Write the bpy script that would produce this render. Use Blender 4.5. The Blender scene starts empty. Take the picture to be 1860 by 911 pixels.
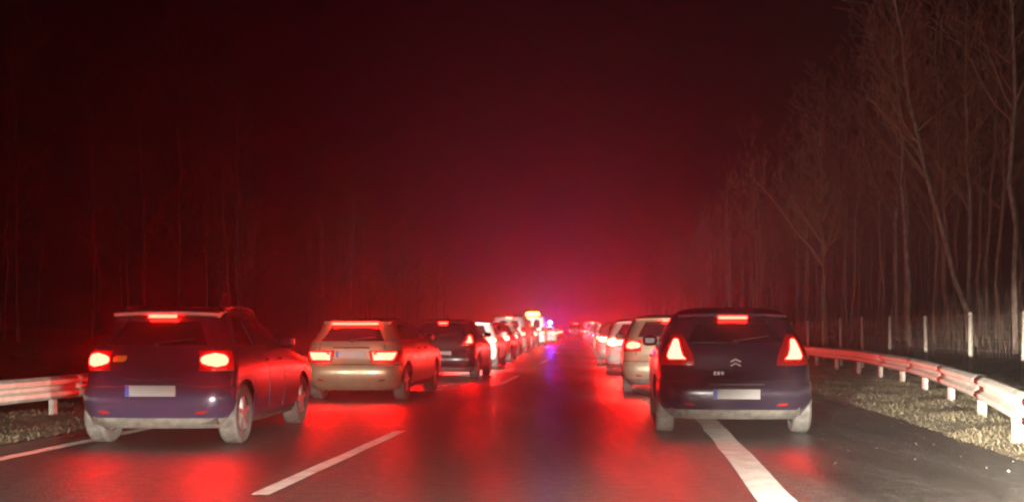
import bpy, bmesh, math, random
from mathutils import Vector, Matrix
R = math.radians
random.seed(7)
sc = bpy.context.scene
COL = sc.collection

# ------------------------------------------------------------------ camera, world, exposure
F, HC, HORIZON = 2000.0, 1.20, 597.0          # focal length in photo pixels, eye height, horizon row
cam = bpy.data.cameras.new('camera')
cam.sensor_width = 36.0
cam.lens = 36.0 * F / 1860.0
cam.shift_y = (HORIZON - 455.5) / 1860.0
cam.clip_start, cam.clip_end = 0.05, 3000.0
cam.dof.use_dof = True; cam.dof.focus_distance = 9.0; cam.dof.aperture_fstop = 2.8
cam_o = bpy.data.objects.new('camera', cam)
COL.objects.link(cam_o)
cam_o.location = (0, 0, HC)
cam_o.rotation_euler = (R(90), 0, 0)
sc.camera = cam_o

world = bpy.data.worlds.new('World')
sc.world = world
world.use_nodes = True
wt = world.node_tree
bg = wt.nodes['Background']
sky = wt.nodes.new('ShaderNodeTexSky')
sky.sky_type = 'NISHITA'
sky.sun_disc = False
sky.sun_elevation = R(-6)
sky.sun_rotation = R(200)
tint = wt.nodes.new('ShaderNodeMixRGB'); tint.blend_type = 'ADD'; tint.inputs[0].default_value = 1.0
tint.inputs[2].default_value = (0.03, 0.003, 0.004, 1)     # urban glow under low cloud
wt.links.new(sky.outputs[0], tint.inputs[1])
wt.links.new(tint.outputs[0], bg.inputs[0])
bg.inputs[1].default_value = 0.05

sc.view_settings.view_transform = 'Standard'
sc.view_settings.look = 'None'
sc.view_settings.exposure = 0.0
sc.view_settings.gamma = 1.0
sc.cycles.use_denoising = True
sc.cycles.volume_bounces = 1
sc.cycles.max_bounces = 6
sc.cycles.filter_width = 2.2
sc.cycles.sample_clamp_indirect = 6.0
sc.cycles.use_light_tree = True

BRAKE = 330.0          # emission of a lit brake lamp
HIGH = 240.0           # emission of the high level brake lamps
QUEUE_HEAD = 210.0     # watts of one head lamp of a queued car
OWN_HEAD = 330.0      # head lamps of the car the picture was taken from
HAZE = 0.0038


# ------------------------------------------------------------------ low beam of the car behind the lens
def beam_nodes(light, main, stray, right_kick):
    """Photometric pattern of a low beam: bright below the cut-off, weak stray light above it."""
    light.use_nodes = True
    nt = light.node_tree
    em = nt.nodes['Emission']
    tc = nt.nodes.new('ShaderNodeTexCoord')
    sep = nt.nodes.new('ShaderNodeSeparateXYZ')
    nt.links.new(tc.outputs['Normal'], sep.inputs[0])
    def m(op, a, b=None, c=None):
        n = nt.nodes.new('ShaderNodeMath'); n.operation = op
        for i, v in enumerate((a, b, c)):
            if v is None: continue
            if isinstance(v, (int, float)): n.inputs[i].default_value = v
            else: nt.links.new(v, n.inputs[i])
        return n.outputs[0]
    # local frame of the lamp: -Z forward, +Y up, +X right
    up, rt = sep.outputs[1], sep.outputs[0]
    cut = nt.nodes.new('ShaderNodeMapRange'); cut.clamp = True; cut.interpolation_type = 'SMOOTHSTEP'
    lift = m('MULTIPLY', m('MAXIMUM', m('SUBTRACT', rt, 0.16), 0.0), right_kick)
    lift = m('ADD', lift, m('MULTIPLY', m('MAXIMUM', m('SUBTRACT', m('MULTIPLY', rt, -1.0), 0.25), 0.0), 0.13))
    nt.links.new(m('SUBTRACT', up, lift), cut.inputs[0])
    cut.inputs[1].default_value = -0.075; cut.inputs[2].default_value = -0.012
    cut.inputs[3].default_value = main; cut.inputs[4].default_value = 0.0
    kick = nt.nodes.new('ShaderNodeMapRange'); kick.clamp = True; kick.interpolation_type = 'SMOOTHSTEP'
    nt.links.new(rt, kick.inputs[0])
    kick.inputs[1].default_value = 0.14; kick.inputs[2].default_value = 0.38; kick.inputs[3].default_value = 0.62; kick.inputs[4].default_value = 4.6
    lk = nt.nodes.new('ShaderNodeMapRange'); lk.clamp = True
    nt.links.new(rt, lk.inputs[0])
    lk.inputs[1].default_value = -0.6; lk.inputs[2].default_value = -0.2; lk.inputs[3].default_value = 2.0; lk.inputs[4].default_value = 1.0
    side0 = m('POWER', m('MAXIMUM', m('SUBTRACT', 1.0, m('MULTIPLY', m('ABSOLUTE', rt), 0.5)), 0.0), 1.0)
    side = m('MULTIPLY', side0, lk.outputs[0])
    low = nt.nodes.new('ShaderNodeMapRange'); low.clamp = True
    nt.links.new(up, low.inputs[0])
    low.inputs[1].default_value = -0.30; low.inputs[2].default_value = -0.05
    low.inputs[3].default_value = 0.12; low.inputs[4].default_value = 1.0
    above = nt.nodes.new('ShaderNodeMapRange'); above.clamp = True; above.interpolation_type = 'SMOOTHSTEP'
    nt.links.new(up, above.inputs[0])
    above.inputs[1].default_value = 0.0; above.inputs[2].default_value = 0.07; above.inputs[3].default_value = 0.12; above.inputs[4].default_value = 1.0
    up_kick = nt.nodes.new('ShaderNodeMapRange'); up_kick.clamp = True; up_kick.interpolation_type = 'SMOOTHSTEP'
    nt.links.new(rt, up_kick.inputs[0])
    up_kick.inputs[1].default_value = 0.0; up_kick.inputs[2].default_value = 0.16; up_kick.inputs[3].default_value = stray; up_kick.inputs[4].default_value = stray * 22
    tot = m('ADD', m('MULTIPLY', m('MULTIPLY', m('MULTIPLY', cut.outputs[0], kick.outputs[0]), side), low.outputs[0]), m('MULTIPLY', up_kick.outputs[0], above.outputs[0]))
    nt.links.new(tot, em.inputs['Strength'])

for sx in (-0.62, 0.62):
    l = bpy.data.lights.new('low_beam', 'SPOT')
    l.energy = OWN_HEAD
    l.color = (1.0, 0.90, 0.73)
    l.spot_size = R(130); l.spot_blend = 0.5
    l.shadow_soft_size = 0.06
    beam_nodes(l, 34.0, 0.42, 0.40)
    lo = bpy.data.objects.new('low_beam', l)
    COL.objects.link(lo)
    lo.location = (sx - 0.05, 1.9, 0.66)
    lo.rotation_euler = (R(90), 0, R(-5.0))


# ------------------------------------------------------------------ materials
MATS = {}
def nodes_of(m):
    m.use_nodes = True
    return m.node_tree, m.node_tree.nodes['Principled BSDF']

def mat(name, col, rough=0.5, metal=0.0, var=0.0, scale=8.0, bump=0.0, bscale=40.0, coat=0.0, spec=0.5,
        dirt=None, rvar=0.0, stretch=(1, 1, 1), emit=None, estr=0.0):
    if name in MATS: return MATS[name]
    m = bpy.data.materials.new(name)
    nt, b = nodes_of(m)
    b.inputs['Base Color'].default_value = (*col, 1)
    b.inputs['Roughness'].default_value = rough
    b.inputs['Metallic'].default_value = metal
    b.inputs['Coat Weight'].default_value = coat
    b.inputs['Coat Roughness'].default_value = 0.18
    b.inputs['Specular IOR Level'].default_value = spec
    if emit:
        b.inputs['Emission Color'].default_value = (*emit, 1)
        b.inputs['Emission Strength'].default_value = estr
    if var or dirt or bump or rvar:
        tc = nt.nodes.new('ShaderNodeTexCoord'); mp = nt.nodes.new('ShaderNodeMapping')
        mp.inputs['Scale'].default_value = stretch
        nt.links.new(tc.outputs['Object'], mp.inputs[0])
    if var or dirt or rvar:
        n = nt.nodes.new('ShaderNodeTexNoise'); n.inputs['Scale'].default_value = scale
        n.inputs['Detail'].default_value = 6; n.inputs['Roughness'].default_value = 0.65
        nt.links.new(mp.outputs[0], n.inputs['Vector'])
        r = nt.nodes.new('ShaderNodeValToRGB')
        r.color_ramp.elements[0].position = 0.35; r.color_ramp.elements[1].position = 0.68
        lo = dirt if dirt else tuple(c * (1 - var) for c in col)
        hi = col if dirt else tuple(min(1, c * (1 + var)) for c in col)
        r.color_ramp.elements[0].color = (*lo, 1); r.color_ramp.elements[1].color = (*hi, 1)
        nt.links.new(n.outputs['Fac'], r.inputs[0])
        if var or dirt: nt.links.new(r.outputs[0], b.inputs['Base Color'])
        if rvar:
            q = nt.nodes.new('ShaderNodeMapRange')
            q.inputs[1].default_value = 0.35; q.inputs[2].default_value = 0.68
            q.inputs[3].default_value = max(0.05, rough - rvar); q.inputs[4].default_value = min(1, rough + rvar)
            nt.links.new(n.outputs['Fac'], q.inputs[0]); nt.links.new(q.outputs[0], b.inputs['Roughness'])
    if bump:
        n2 = nt.nodes.new('ShaderNodeTexNoise'); n2.inputs['Scale'].default_value = bscale; n2.inputs['Detail'].default_value = 5
        nt.links.new(mp.outputs[0], n2.inputs['Vector'])
        bp = nt.nodes.new('ShaderNodeBump'); bp.inputs['Strength'].default_value = bump; bp.inputs['Distance'].default_value = 0.02
        nt.links.new(n2.outputs['Fac'], bp.inputs['Height']); nt.links.new(bp.outputs[0], b.inputs['Normal'])
    MATS[name] = m
    return m

def lamp(name, col, strength):
    if name in MATS: return MATS[name]
    m = bpy.data.materials.new(name)
    nt, b = nodes_of(m)
    b.inputs['Base Color'].default_value = (0.3, 0.02, 0.02, 1)
    b.inputs['Roughness'].default_value = 0.2
    b.inputs['Emission Color'].default_value = (*col, 1)
    b.inputs['Emission Strength'].default_value = strength
    MATS[name] = m
    return m

M_BRAKE = lamp('brake lamp lit', (1.0, 0.0032, 0.0018), BRAKE)
M_HIGH = lamp('high brake lamp lit', (1.0, 0.0032, 0.0018), HIGH)
M_BRAKE_SOFT = lamp('brake lamp lit, duller', (1.0, 0.010, 0.006), BRAKE * 0.38)
M_TAIL = mat('red lens glowing', (0.28, 0.012, 0.012), 0.18, coat=0.5, emit=(1.0, 0.006, 0.006), estr=0.10)
M_HIGH_FAR = lamp('high brake lamp lit, led', (1.0, 0.012, 0.007), HIGH)  # whiter tint imitates the overexposed core of distant high lamps
M_BRAKE_FAR = lamp('brake lamp lit, led', (1.0, 0.007, 0.004), BRAKE)  # emission colour whitened to imitate a blown-out lamp core
M_REFL = mat('red reflector', (0.28, 0.012, 0.012), 0.18, coat=0.5)
M_AMBER = mat('amber lens', (0.85, 0.60, 0.08), 0.25, coat=0.4)
M_BEACON = lamp('amber beacon lit', (1.0, 0.46, 0.02), 90.0)
M_BLUE = lamp('blue beacon lit', (0.02, 0.04, 1.0), 2800.0)
M_BLUELENS = lamp('blue lens lit', (0.03, 0.07, 1.0), 7.0)
M_HEADGLASS = mat('head lamp glass', (0.7, 0.7, 0.7), 0.1)
M_GLASS = mat('dark window glass', (0.012, 0.012, 0.016), 0.07, spec=0.6, coat=0.3)
M_TYRE = mat('dusty tyre rubber', (0.09, 0.087, 0.082), 0.75, var=0.4, scale=14, bump=0.3, bscale=60)
M_RIM = mat('wheel alloy', (0.42, 0.42, 0.43), 0.35, 0.8, var=0.25, scale=12)
M_TRIM = mat('black plastic trim', (0.03, 0.03, 0.032), 0.55, var=0.3, scale=10)
M_LOWER = mat('grey lower bumper', (0.12, 0.115, 0.105), 0.6, var=0.35, scale=9)  # mottled mid grey, paler than the black trim
M_UNDER = mat('underbody', (0.03, 0.028, 0.026), 0.8, var=0.3)
M_CHROME = mat('chrome', (0.75, 0.75, 0.77), 0.15, 1.0)
M_BADGE = mat('dull badge chrome', (0.40, 0.40, 0.42), 0.4, 0.8)
M_PLATE = mat('number plate blank', (0.29, 0.283, 0.29), 0.45, var=0.06, scale=3)
M_PLATEBLUE = mat('plate blue band', (0.05, 0.07, 0.38), 0.45)
M_STEEL = mat('galvanised steel', (0.60, 0.60, 0.55), 0.45, 0.2, var=0.22, scale=5, rvar=0.12, bump=0.1, bscale=30)
M_POST = mat('galvanised post', (0.58, 0.56, 0.52), 0.5, 0.25, var=0.25, scale=9)
M_FENCEPOST = mat('pale fence post', (0.50, 0.46, 0.40), 0.7, var=0.25, scale=10, stretch=(6, 6, 1))
M_WIRE = mat('fence wire', (0.25, 0.24, 0.23), 0.5, 0.5)
M_LINE = mat('white road paint', (0.80, 0.80, 0.77), 0.55, dirt=(0.50, 0.49, 0.46), scale=5.0, bump=1.0, bscale=70)
M_BIRCH = mat('birch bark', (0.46, 0.34, 0.28), 0.8, dirt=(0.10, 0.08, 0.07), scale=5, stretch=(2.0, 2.0, 0.7), bump=0.4, bscale=15)
M_BARK = mat('grey brown bark', (0.30, 0.18, 0.13), 0.85, var=0.45, scale=6, stretch=(3, 3, .6), bump=0.5, bscale=14)
M_TWIG = mat('winter twigs', (0.30, 0.16, 0.11), 0.85, var=0.3, scale=3)
M_GRASS = mat('dry winter grass', (0.22, 0.185, 0.115), 0.85, dirt=(0.13, 0.11, 0.07), scale=1.2)
M_BRUSH = mat('dry brushwood', (0.13, 0.085, 0.06), 0.9, var=0.4, scale=2)
M_STONE = mat('pale grit', (0.10, 0.095, 0.09), 0.8, var=0.4, scale=20)

def asphalt():
    m = bpy.data.materials.new('damp asphalt')
    nt, b = nodes_of(m)
    tc = nt.nodes.new('ShaderNodeTexCoord')
    def noise(s, d=4, vec=None):
        n = nt.nodes.new('ShaderNodeTexNoise'); n.inputs['Scale'].default_value = s; n.inputs['Detail'].default_value = d
        nt.links.new(vec or tc.outputs['Object'], n.inputs['Vector']); return n.outputs['Fac']
    mp = nt.nodes.new('ShaderNodeMapping'); mp.inputs['Scale'].default_value = (1.0, 0.12, 1)
    mp.inputs['Rotation'].default_value = (0, 0, R(5))
    nt.links.new(tc.outputs['Object'], mp.inputs[0])
    def ramp(fac, p0, c0, p1, c1):
        r = nt.nodes.new('ShaderNodeValToRGB')
        r.color_ramp.elements[0].position = p0; r.color_ramp.elements[0].color = (*c0, 1)
        r.color_ramp.elements[1].position = p1; r.color_ramp.elements[1].color = (*c1, 1)
        nt.links.new(fac, r.inputs[0]); return r.outputs[0]
    fine = noise(55, 3)
    mid = ramp(noise(9, 6), 0.35, (0.55, 0.55, 0.55), 0.68, (1.45, 1.42, 1.4))
    base = ramp(fine, 0.40, (0.018, 0.016, 0.016), 0.66, (0.12, 0.11, 0.105))
    wear = ramp(noise(1.1, 4, mp.outputs[0]), 0.35, (0.5, 0.5, 0.5), 0.7, (1.35, 1.32, 1.3))
    mul = nt.nodes.new('ShaderNodeMixRGB'); mul.blend_type = 'MULTIPLY'; mul.inputs[0].default_value = 1
    nt.links.new(base, mul.inputs[1]); nt.links.new(wear, mul.inputs[2]); mul2 = nt.nodes.new('ShaderNodeMixRGB'); mul2.blend_type = 'MULTIPLY'; mul2.inputs[0].default_value = 1
    nt.links.new(mul.outputs[0], mul2.inputs[1]); nt.links.new(mid, mul2.inputs[2]); nt.links.new(mul2.outputs[0], b.inputs['Base Color'])
    mr = nt.nodes.new('ShaderNodeMapRange'); nt.links.new(noise(0.55, 5, mp.outputs[0]), mr.inputs[0])
    mr.inputs[1].default_value = 0.35; mr.inputs[2].default_value = 0.68; mr.inputs[3].default_value = 0.25; mr.inputs[4].default_value = 0.62
    nt.links.new(mr.outputs[0], b.inputs['Roughness'])
    vor = nt.nodes.new('ShaderNodeTexVoronoi'); vor.inputs['Scale'].default_value = 45
    nt.links.new(tc.outputs['Object'], vor.inputs['Vector'])
    bp = nt.nodes.new('ShaderNodeBump'); bp.inputs['Strength'].default_value = 0.45; bp.inputs['Distance'].default_value = 0.008
    nt.links.new(vor.outputs['Distance'], bp.inputs['Height'])
    bp2 = nt.nodes.new('ShaderNodeBump'); bp2.inputs['Strength'].default_value = 0.30; bp2.inputs['Distance'].default_value = 0.03
    nt.links.new(noise(5.0, 7), bp2.inputs['Height']); nt.links.new(bp.outputs[0], bp2.inputs['Normal']); nt.links.new(bp2.outputs[0], b.inputs['Normal'])
    b.inputs['Specular IOR Level'].default_value = 0.45
    return m
M_ASPHALT = asphalt()

def ground_mat():
    m = bpy.data.materials.new('verge soil and dead grass')
    nt, b = nodes_of(m)
    tc = nt.nodes.new('ShaderNodeTexCoord')
    n = nt.nodes.new('ShaderNodeTexNoise'); n.inputs['Scale'].default_value = 3.0; n.inputs['Detail'].default_value = 8; n.inputs['Roughness'].default_value = 0.7
    nt.links.new(tc.outputs['Object'], n.inputs['Vector'])
    r = nt.nodes.new('ShaderNodeValToRGB'); e = r.color_ramp.elements
    e[0].position = 0.32; e[0].color = (0.035, 0.026, 0.018, 1); e[1].position = 0.72; e[1].color = (0.20, 0.17, 0.10, 1)
    k = e.new(0.52); k.color = (0.10, 0.085, 0.05, 1)
    nt.links.new(n.outputs['Fac'], r.inputs[0]); nt.links.new(r.outputs[0], b.inputs['Base Color'])
    b.inputs['Roughness'].default_value = 0.9
    n2 = nt.nodes.new('ShaderNodeTexNoise'); n2.inputs['Scale'].default_value = 9; n2.inputs['Detail'].default_value = 8
    nt.links.new(tc.outputs['Object'], n2.inputs['Vector'])
    bp = nt.nodes.new('ShaderNodeBump'); bp.inputs['Strength'].default_value = 0.8; bp.inputs['Distance'].default_value = 0.08
    nt.links.new(n2.outputs['Fac'], bp.inputs['Height']); nt.links.new(bp.outputs[0], b.inputs['Normal'])
    return m
M_GROUND = ground_mat()

def paint(name, col, metal=0.35, rough=0.32, dirt=0.35):
    d = tuple(c * (1 - dirt) + 0.05 * dirt for c in col)
    return mat(name, col, rough, metal, dirt=d, scale=2.6, coat=0.6)


# ------------------------------------------------------------------ mesh helpers
def mesh_obj(name, verts, faces, m, parent=None, smooth=False, loc=None):
    me = bpy.data.meshes.new(name)
    me.from_pydata([tuple(v) for v in verts], [], faces)
    me.materials.append(m)
    if smooth:
        me.polygons.foreach_set('use_smooth', [True] * len(me.polygons))
        try: me.set_sharp_from_angle(angle=R(38))
        except Exception: pass
    me.update()
    o = bpy.data.objects.new(name, me)
    COL.objects.link(o)
    if parent: o.parent = parent
    if loc: o.location = loc
    return o

def empty(name, loc=(0, 0, 0), rz=0.0):
    o = bpy.data.objects.new(name, None)
    COL.objects.link(o)
    o.location = loc; o.rotation_euler = (0, 0, rz)
    o.empty_display_size = 0.3
    return o

def tag(o, label, cat, group=None):
    o['label'] = label; o['category'] = cat
    if group: o['group'] = group
    return o

class MB:
    def __init__(s): s.v = []; s.f = []
    def add(s, v, f):
        n = len(s.v); s.v += [tuple(p) for p in v]; s.f += [tuple(i + n for i in q) for q in f]; return s
    def box(s, c, d, bev=0.0, mtx=None):
        x, y, z = d[0] / 2, d[1] / 2, d[2] / 2
        if bev > 0:
            b = min(bev, x * .9, y * .9, z * .9)
            rings = []
            for zz, k in ((-z, b), (-z + b, 0), (z - b, 0), (z, b)):
                xx, yy = x - k, y - k
                rings.append([(-xx + b, -yy, zz), (xx - b, -yy, zz), (xx, -yy + b, zz), (xx, yy - b, zz),
                              (xx - b, yy, zz), (-xx + b, yy, zz), (-xx, yy - b, zz), (-xx, -yy + b, zz)])
            v = [p for r_ in rings for p in r_]
            f = [tuple(range(7, -1, -1)), tuple(range(24, 32))]
            for k in range(3):
                for i in range(8):
                    j = (i + 1) % 8
                    f.append((k * 8 + i, k * 8 + j, k * 8 + 8 + j, k * 8 + 8 + i))
        else:
            v = [(-x, -y, -z), (x, -y, -z), (x, y, -z), (-x, y, -z), (-x, -y, z), (x, -y, z), (x, y, z), (-x, y, z)]
            f = [(0, 3, 2, 1), (4, 5, 6, 7), (0, 1, 5, 4), (1, 2, 6, 5), (2, 3, 7, 6), (3, 0, 4, 7)]
        if mtx is not None: v = [mtx @ Vector(p) for p in v]
        v = [(p[0] + c[0], p[1] + c[1], p[2] + c[2]) for p in v]
        return s.add(v, f)
    def tube(s, pts, rad, n=6, cap=True):
        pts = [Vector(p) for p in pts]; rings = []
        for i, p in enumerate(pts):
            d = (pts[min(i + 1, len(pts) - 1)] - pts[max(i - 1, 0)])
            if d.length < 1e-9: d = Vector((0, 0, 1))
            d.normalize()
            a = Vector((0, 0, 1)) if abs(d.z) < 0.9 else Vector((1, 0, 0))
            u = d.cross(a).normalized(); w = d.cross(u)
            r_ = rad[i] if isinstance(rad, (list, tuple)) else rad
            rings.append([p + (u * math.cos(2 * math.pi * k / n) + w * math.sin(2 * math.pi * k / n)) * r_ for k in range(n)])
        v = [q for r_ in rings for q in r_]; f = []
        for i in range(len(pts) - 1):
            for k in range(n):
                j = (k + 1) % n
                f.append((i * n + k, i * n + j, (i + 1) * n + j, (i + 1) * n + k))
        if cap:
            f.append(tuple(range(n - 1, -1, -1))); f.append(tuple(range((len(pts) - 1) * n, len(pts) * n)))
        return s.add(v, f)
    def obj(s, name, m, parent=None, smooth=False, loc=None): return mesh_obj(name, s.v, s.f, m, parent, smooth, loc)


def pchip(pts):
    xs = [p[0] for p in pts]; ys_ = [p[1] for p in pts]; n = len(xs)
    h = [xs[i + 1] - xs[i] for i in range(n - 1)]; dl = [(ys_[i + 1] - ys_[i]) / h[i] for i in range(n - 1)]
    m = [0.0] * n
    m[0], m[-1] = dl[0], dl[-1]
    for i in range(1, n - 1):
        if dl[i - 1] * dl[i] > 0:
            w1, w2 = 2 * h[i] + h[i - 1], h[i] + 2 * h[i - 1]
            m[i] = (w1 + w2) / (w1 / dl[i - 1] + w2 / dl[i])
    def f(x):
        if x <= xs[0]: return ys_[0]
        if x >= xs[-1]: return ys_[-1]
        i = 0
        while x > xs[i + 1]: i += 1
        t = (x - xs[i]) / h[i]
        return ((2 * t ** 3 - 3 * t * t + 1) * ys_[i] + (t ** 3 - 2 * t * t + t) * h[i] * m[i]
                + (-2 * t ** 3 + 3 * t * t) * ys_[i + 1] + (t ** 3 - t * t) * h[i] * m[i + 1])
    return f

# ------------------------------------------------------------------ the road line
def dash_x(y):                       # the dashed line between the two lanes, a slow bend to the left
    if y <= 75: return -2.70 + 0.112 * y - 0.0004 * y * y
    return -2.70 + 0.112 * 75 - 0.0004 * 75 * 75 + 0.052 * (y - 75)
def dash_s(y): return 0.112 - 0.0008 * min(y, 75)

LEFT_LINE, RIGHT_LINE = -3.12, 3.72
LEFT_EDGE, RIGHT_EDGE = -3.75, 6.25

def interp(pts, x):
    if x <= pts[0][0]: return pts[0][1] + (x - pts[0][0]) * (pts[1][1] - pts[0][1]) / (pts[1][0] - pts[0][0])
    for (a, b), (c, d) in zip(pts, pts[1:]):
        if x <= c: return b + (d - b) * (x - a) / (c - a)
    return pts[-1][1]

RAIL_R = [(5.0, 3.05), (9.9, 4.62), (14.6, 6.07), (19.7, 7.37), (24.5, 8.40), (29.2, 9.15), (36.8, 9.85)]
RAIL_F = pchip(RAIL_R)
def rail_x(y):
    if y <= 36.8: return RAIL_F(y) if y >= 5 else interp(RAIL_R, y)
    return 9.85 + dash_x(y) - dash_x(36.8)
def fence_x(y):
    if y <= 46: return 7.3 + 0.11 * y
    return 7.3 + 0.11 * 46 + dash_x(y) - dash_x(46)
def lrail_x(y): return -6.35 + 0.112 * (y - 13) if y < 40 else -6.35 + 0.112 * 27 + dash_x(y) - dash_x(40)

def ground_z(x, y):
    d = x - dash_x(y)
    if LEFT_EDGE - 0.05 <= d <= RIGHT_EDGE + 0.02: return -0.06
    if d > 0:
        g = interp([(6.25, -0.03), (6.6, 0.03), (8.5, 0.04), (10.0, -0.10), (11.5, 0.05), (14, 0.75), (18, 1.0), (60, 1.6)], d)
    else:
        g = interp([(3.75, -0.03), (4.2, 0.02), (6.0, 0.0), (8.0, -0.25), (11, 0.0), (16, 0.6), (60, 1.0)], -d)
    amp = 0.035 if abs(d) < 9 else 0.10
    return g + amp * (math.sin(x * 2.3 + y * 0.9) * math.sin(y * 1.7 - x * 0.6) + 0.6 * math.sin(x * 5.1 + 1.3) * math.sin(y * 4.3))

def station_list():
    ys = []; y = -14.0
    while y < 700:
        ys.append(y); y += 0.5 if y < 45 else (1.5 if y < 100 else 12)
    return ys + [700]
YS = station_list()
DS = [-118, -80, -50, -30, -22, -17, -14, -12, -10, -8.5, -7.5, -6.8, -6.2, -5.6, -5.0, -4.5, -4.1, -3.8, -3.72, 0, 3, 6.22, 6.3, 6.6, 6.9,
      7.2, 7.5, 7.9, 8.3, 8.8, 9.4, 10, 10.7, 11.5, 12.5, 13.5, 15, 17, 20, 25, 35, 50, 80, 118]
def sheet(name, offs, m, zf, ys=YS, parent=None):
    v = []; f = []
    n = len(offs)
    for y in ys:
        bx = dash_x(y)
        for d in offs: v.append((bx + d, y, zf(bx + d, y)))
    for i in range(len(ys) - 1):
        for k in range(n - 1): f.append((i * n + k, i * n + k + 1, i * n + n + k + 1, i * n + n + k))
    return mesh_obj(name, v, f, m, parent, True)
g = sheet('ground', DS, M_GROUND, ground_z); g['kind'] = 'structure'
road = sheet('road', [LEFT_EDGE, -1.8, 0, 1.8, 3.7, 5, RIGHT_EDGE], M_ASPHALT, lambda x, y: 0.0); road['kind'] = 'structure'

def strip(name, d, w, y0, y1, z=0.004, jag=0.0):
    ys = []; y = y0
    while y < y1 - 0.01:
        ys.append(y); y += 0.6 if y < 60 else 6
    ys.append(y1)
    v = []; f = []
    for y in ys:
        x = dash_x(y) + d
        v += [(x - w / 2 + random.uniform(-jag, jag), y, z), (x + w / 2 + random.uniform(-jag, jag), y, z)]
    for i in range(len(ys) - 1): f.append((2 * i, 2 * i + 1, 2 * i + 3, 2 * i + 2))
    return mesh_obj(name, v, f, M_LINE, road)
strip('edge_line', LEFT_LINE, 0.16, -8, 500, jag=0.006)
strip('shoulder_line', RIGHT_LINE, 0.27, -8, 500, jag=0.012)
y = 7.97 - 15.3
while y < 260:
    strip('lane_dash', 0.0, 0.14, y, y + 5.0, jag=0.006); y += 15.3


def seam(y0, d0, d1, w):
    v = []; f = []
    n = 24
    for i in range(n + 1):
        d = d0 + (d1 - d0) * i / n; q = 0.05 * math.sin(i * 1.7) + random.uniform(-.02, .02); h = w * random.uniform(.7, 1.2)
        v += [(dash_x(y0) + d, y0 + q - h / 2, .003), (dash_x(y0) + d, y0 + q + h / 2, .003)]
    for i in range(n): f.append((2 * i, 2 * i + 2, 2 * i + 3, 2 * i + 1))
    mesh_obj('tar_seam', v, f, mat('tar', (.012, .011, .011), .38, var=.3, scale=20), road)
seam(25.2, 0.10, 3.55, .22)
seam(13.7, -2.9, -0.1, .10)

# ------------------------------------------------------------------ guard rails
WPROF = [(0.00, -0.155), (-0.035, -0.145), (-0.082, -0.105), (-0.082, -0.055), (-0.02, -0.02), (-0.02, 0.02), (-0.082, 0.055), (-0.082, 0.105), (-0.035, 0.145), (0.00, 0.155)]
def guard_rail(name, fx, y0, y1, side, zc, label, cat, gap):
    root = tag(empty(name, (fx(y0), y0, 0)), label, cat)
    ox, oy = fx(y0), y0
    y = y0; k = 0
    while y < y1:
        step = 4.0 if y < 70 else 12.0
        n = 8 if y < 45 else 3
        pr = WPROF if y < 70 else WPROF[::3]
        v = []; f = []
        for i in range(n + 1):
            yy = y + (step + 0.30) * i / n
            t = (fx(yy + 0.3) - fx(yy - 0.3)) / 0.6
            nx, ny = 1 / math.hypot(1, t), -t / math.hypot(1, t)
            lap = 0.007 * i / n
            for px, pz in pr:
                q = (px - lap) * side
                v.append((fx(yy) + nx * q - ox, yy + ny * q - oy, zc + pz + 0.008 * math.sin(yy * 0.7)))
        m_ = len(pr)
        for i in range(n):
            for j in range(m_ - 1): f.append((i * m_ + j, i * m_ + j + 1, (i + 1) * m_ + j + 1, (i + 1) * m_ + j))
        b = mesh_obj('rail_beam', v, f, M_STEEL, root, True)
        sd = b.modifiers.new('thick', 'SOLIDIFY'); sd.thickness = 0.004
        y += step
    y = y0 + gap
    while y < min(y1, 110):
        x = fx(y) + 0.10 * side
        mb = MB()
        gz = min(ground_z(x, y), 0.05) - 0.25
        h = zc + 0.13 - gz
        # a sigma-like post: web and two flanges
        mb.box((0, 0, gz + h / 2), (0.015, 0.12, h)).box((0.03 * side, -0.055, gz + h / 2), (0.06, 0.01, h - .004)).box((0.03 * side, 0.055, gz + h / 2), (0.06, 0.01, h - .004))
        mb.box((-0.05 * side, 0, zc), (0.07, 0.10, 0.16))
        o = mb.obj('rail_post', M_POST, root, loc=(x - ox, y - oy, 0)); o.rotation_euler = (0, 0, R(random.uniform(-3, 3)))
        if y < 40:
            bo = MB()
            for zz in (-0.0,):
                bo.tube([(-0.105 * side, 0, zc + zz), (-0.118 * side, 0, zc + zz)], 0.018, 8)
            bo.obj('bolt', M_POST, o)
        y += gap if y < 60 else gap * 2
    return root
guard_rail('guard_rail', rail_x, 5.2, 150, 1, 0.485, 'galvanised steel guard rail beside the hard shoulder, curving in front of the wire fence', 'guard rail', 3.05)
guard_rail('guard_rail', lrail_x, 7.0, 150, -1, 0.42, 'galvanised steel guard rail on the central verge, behind the dark violet hatchback', 'guard rail', 4.0)


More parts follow.
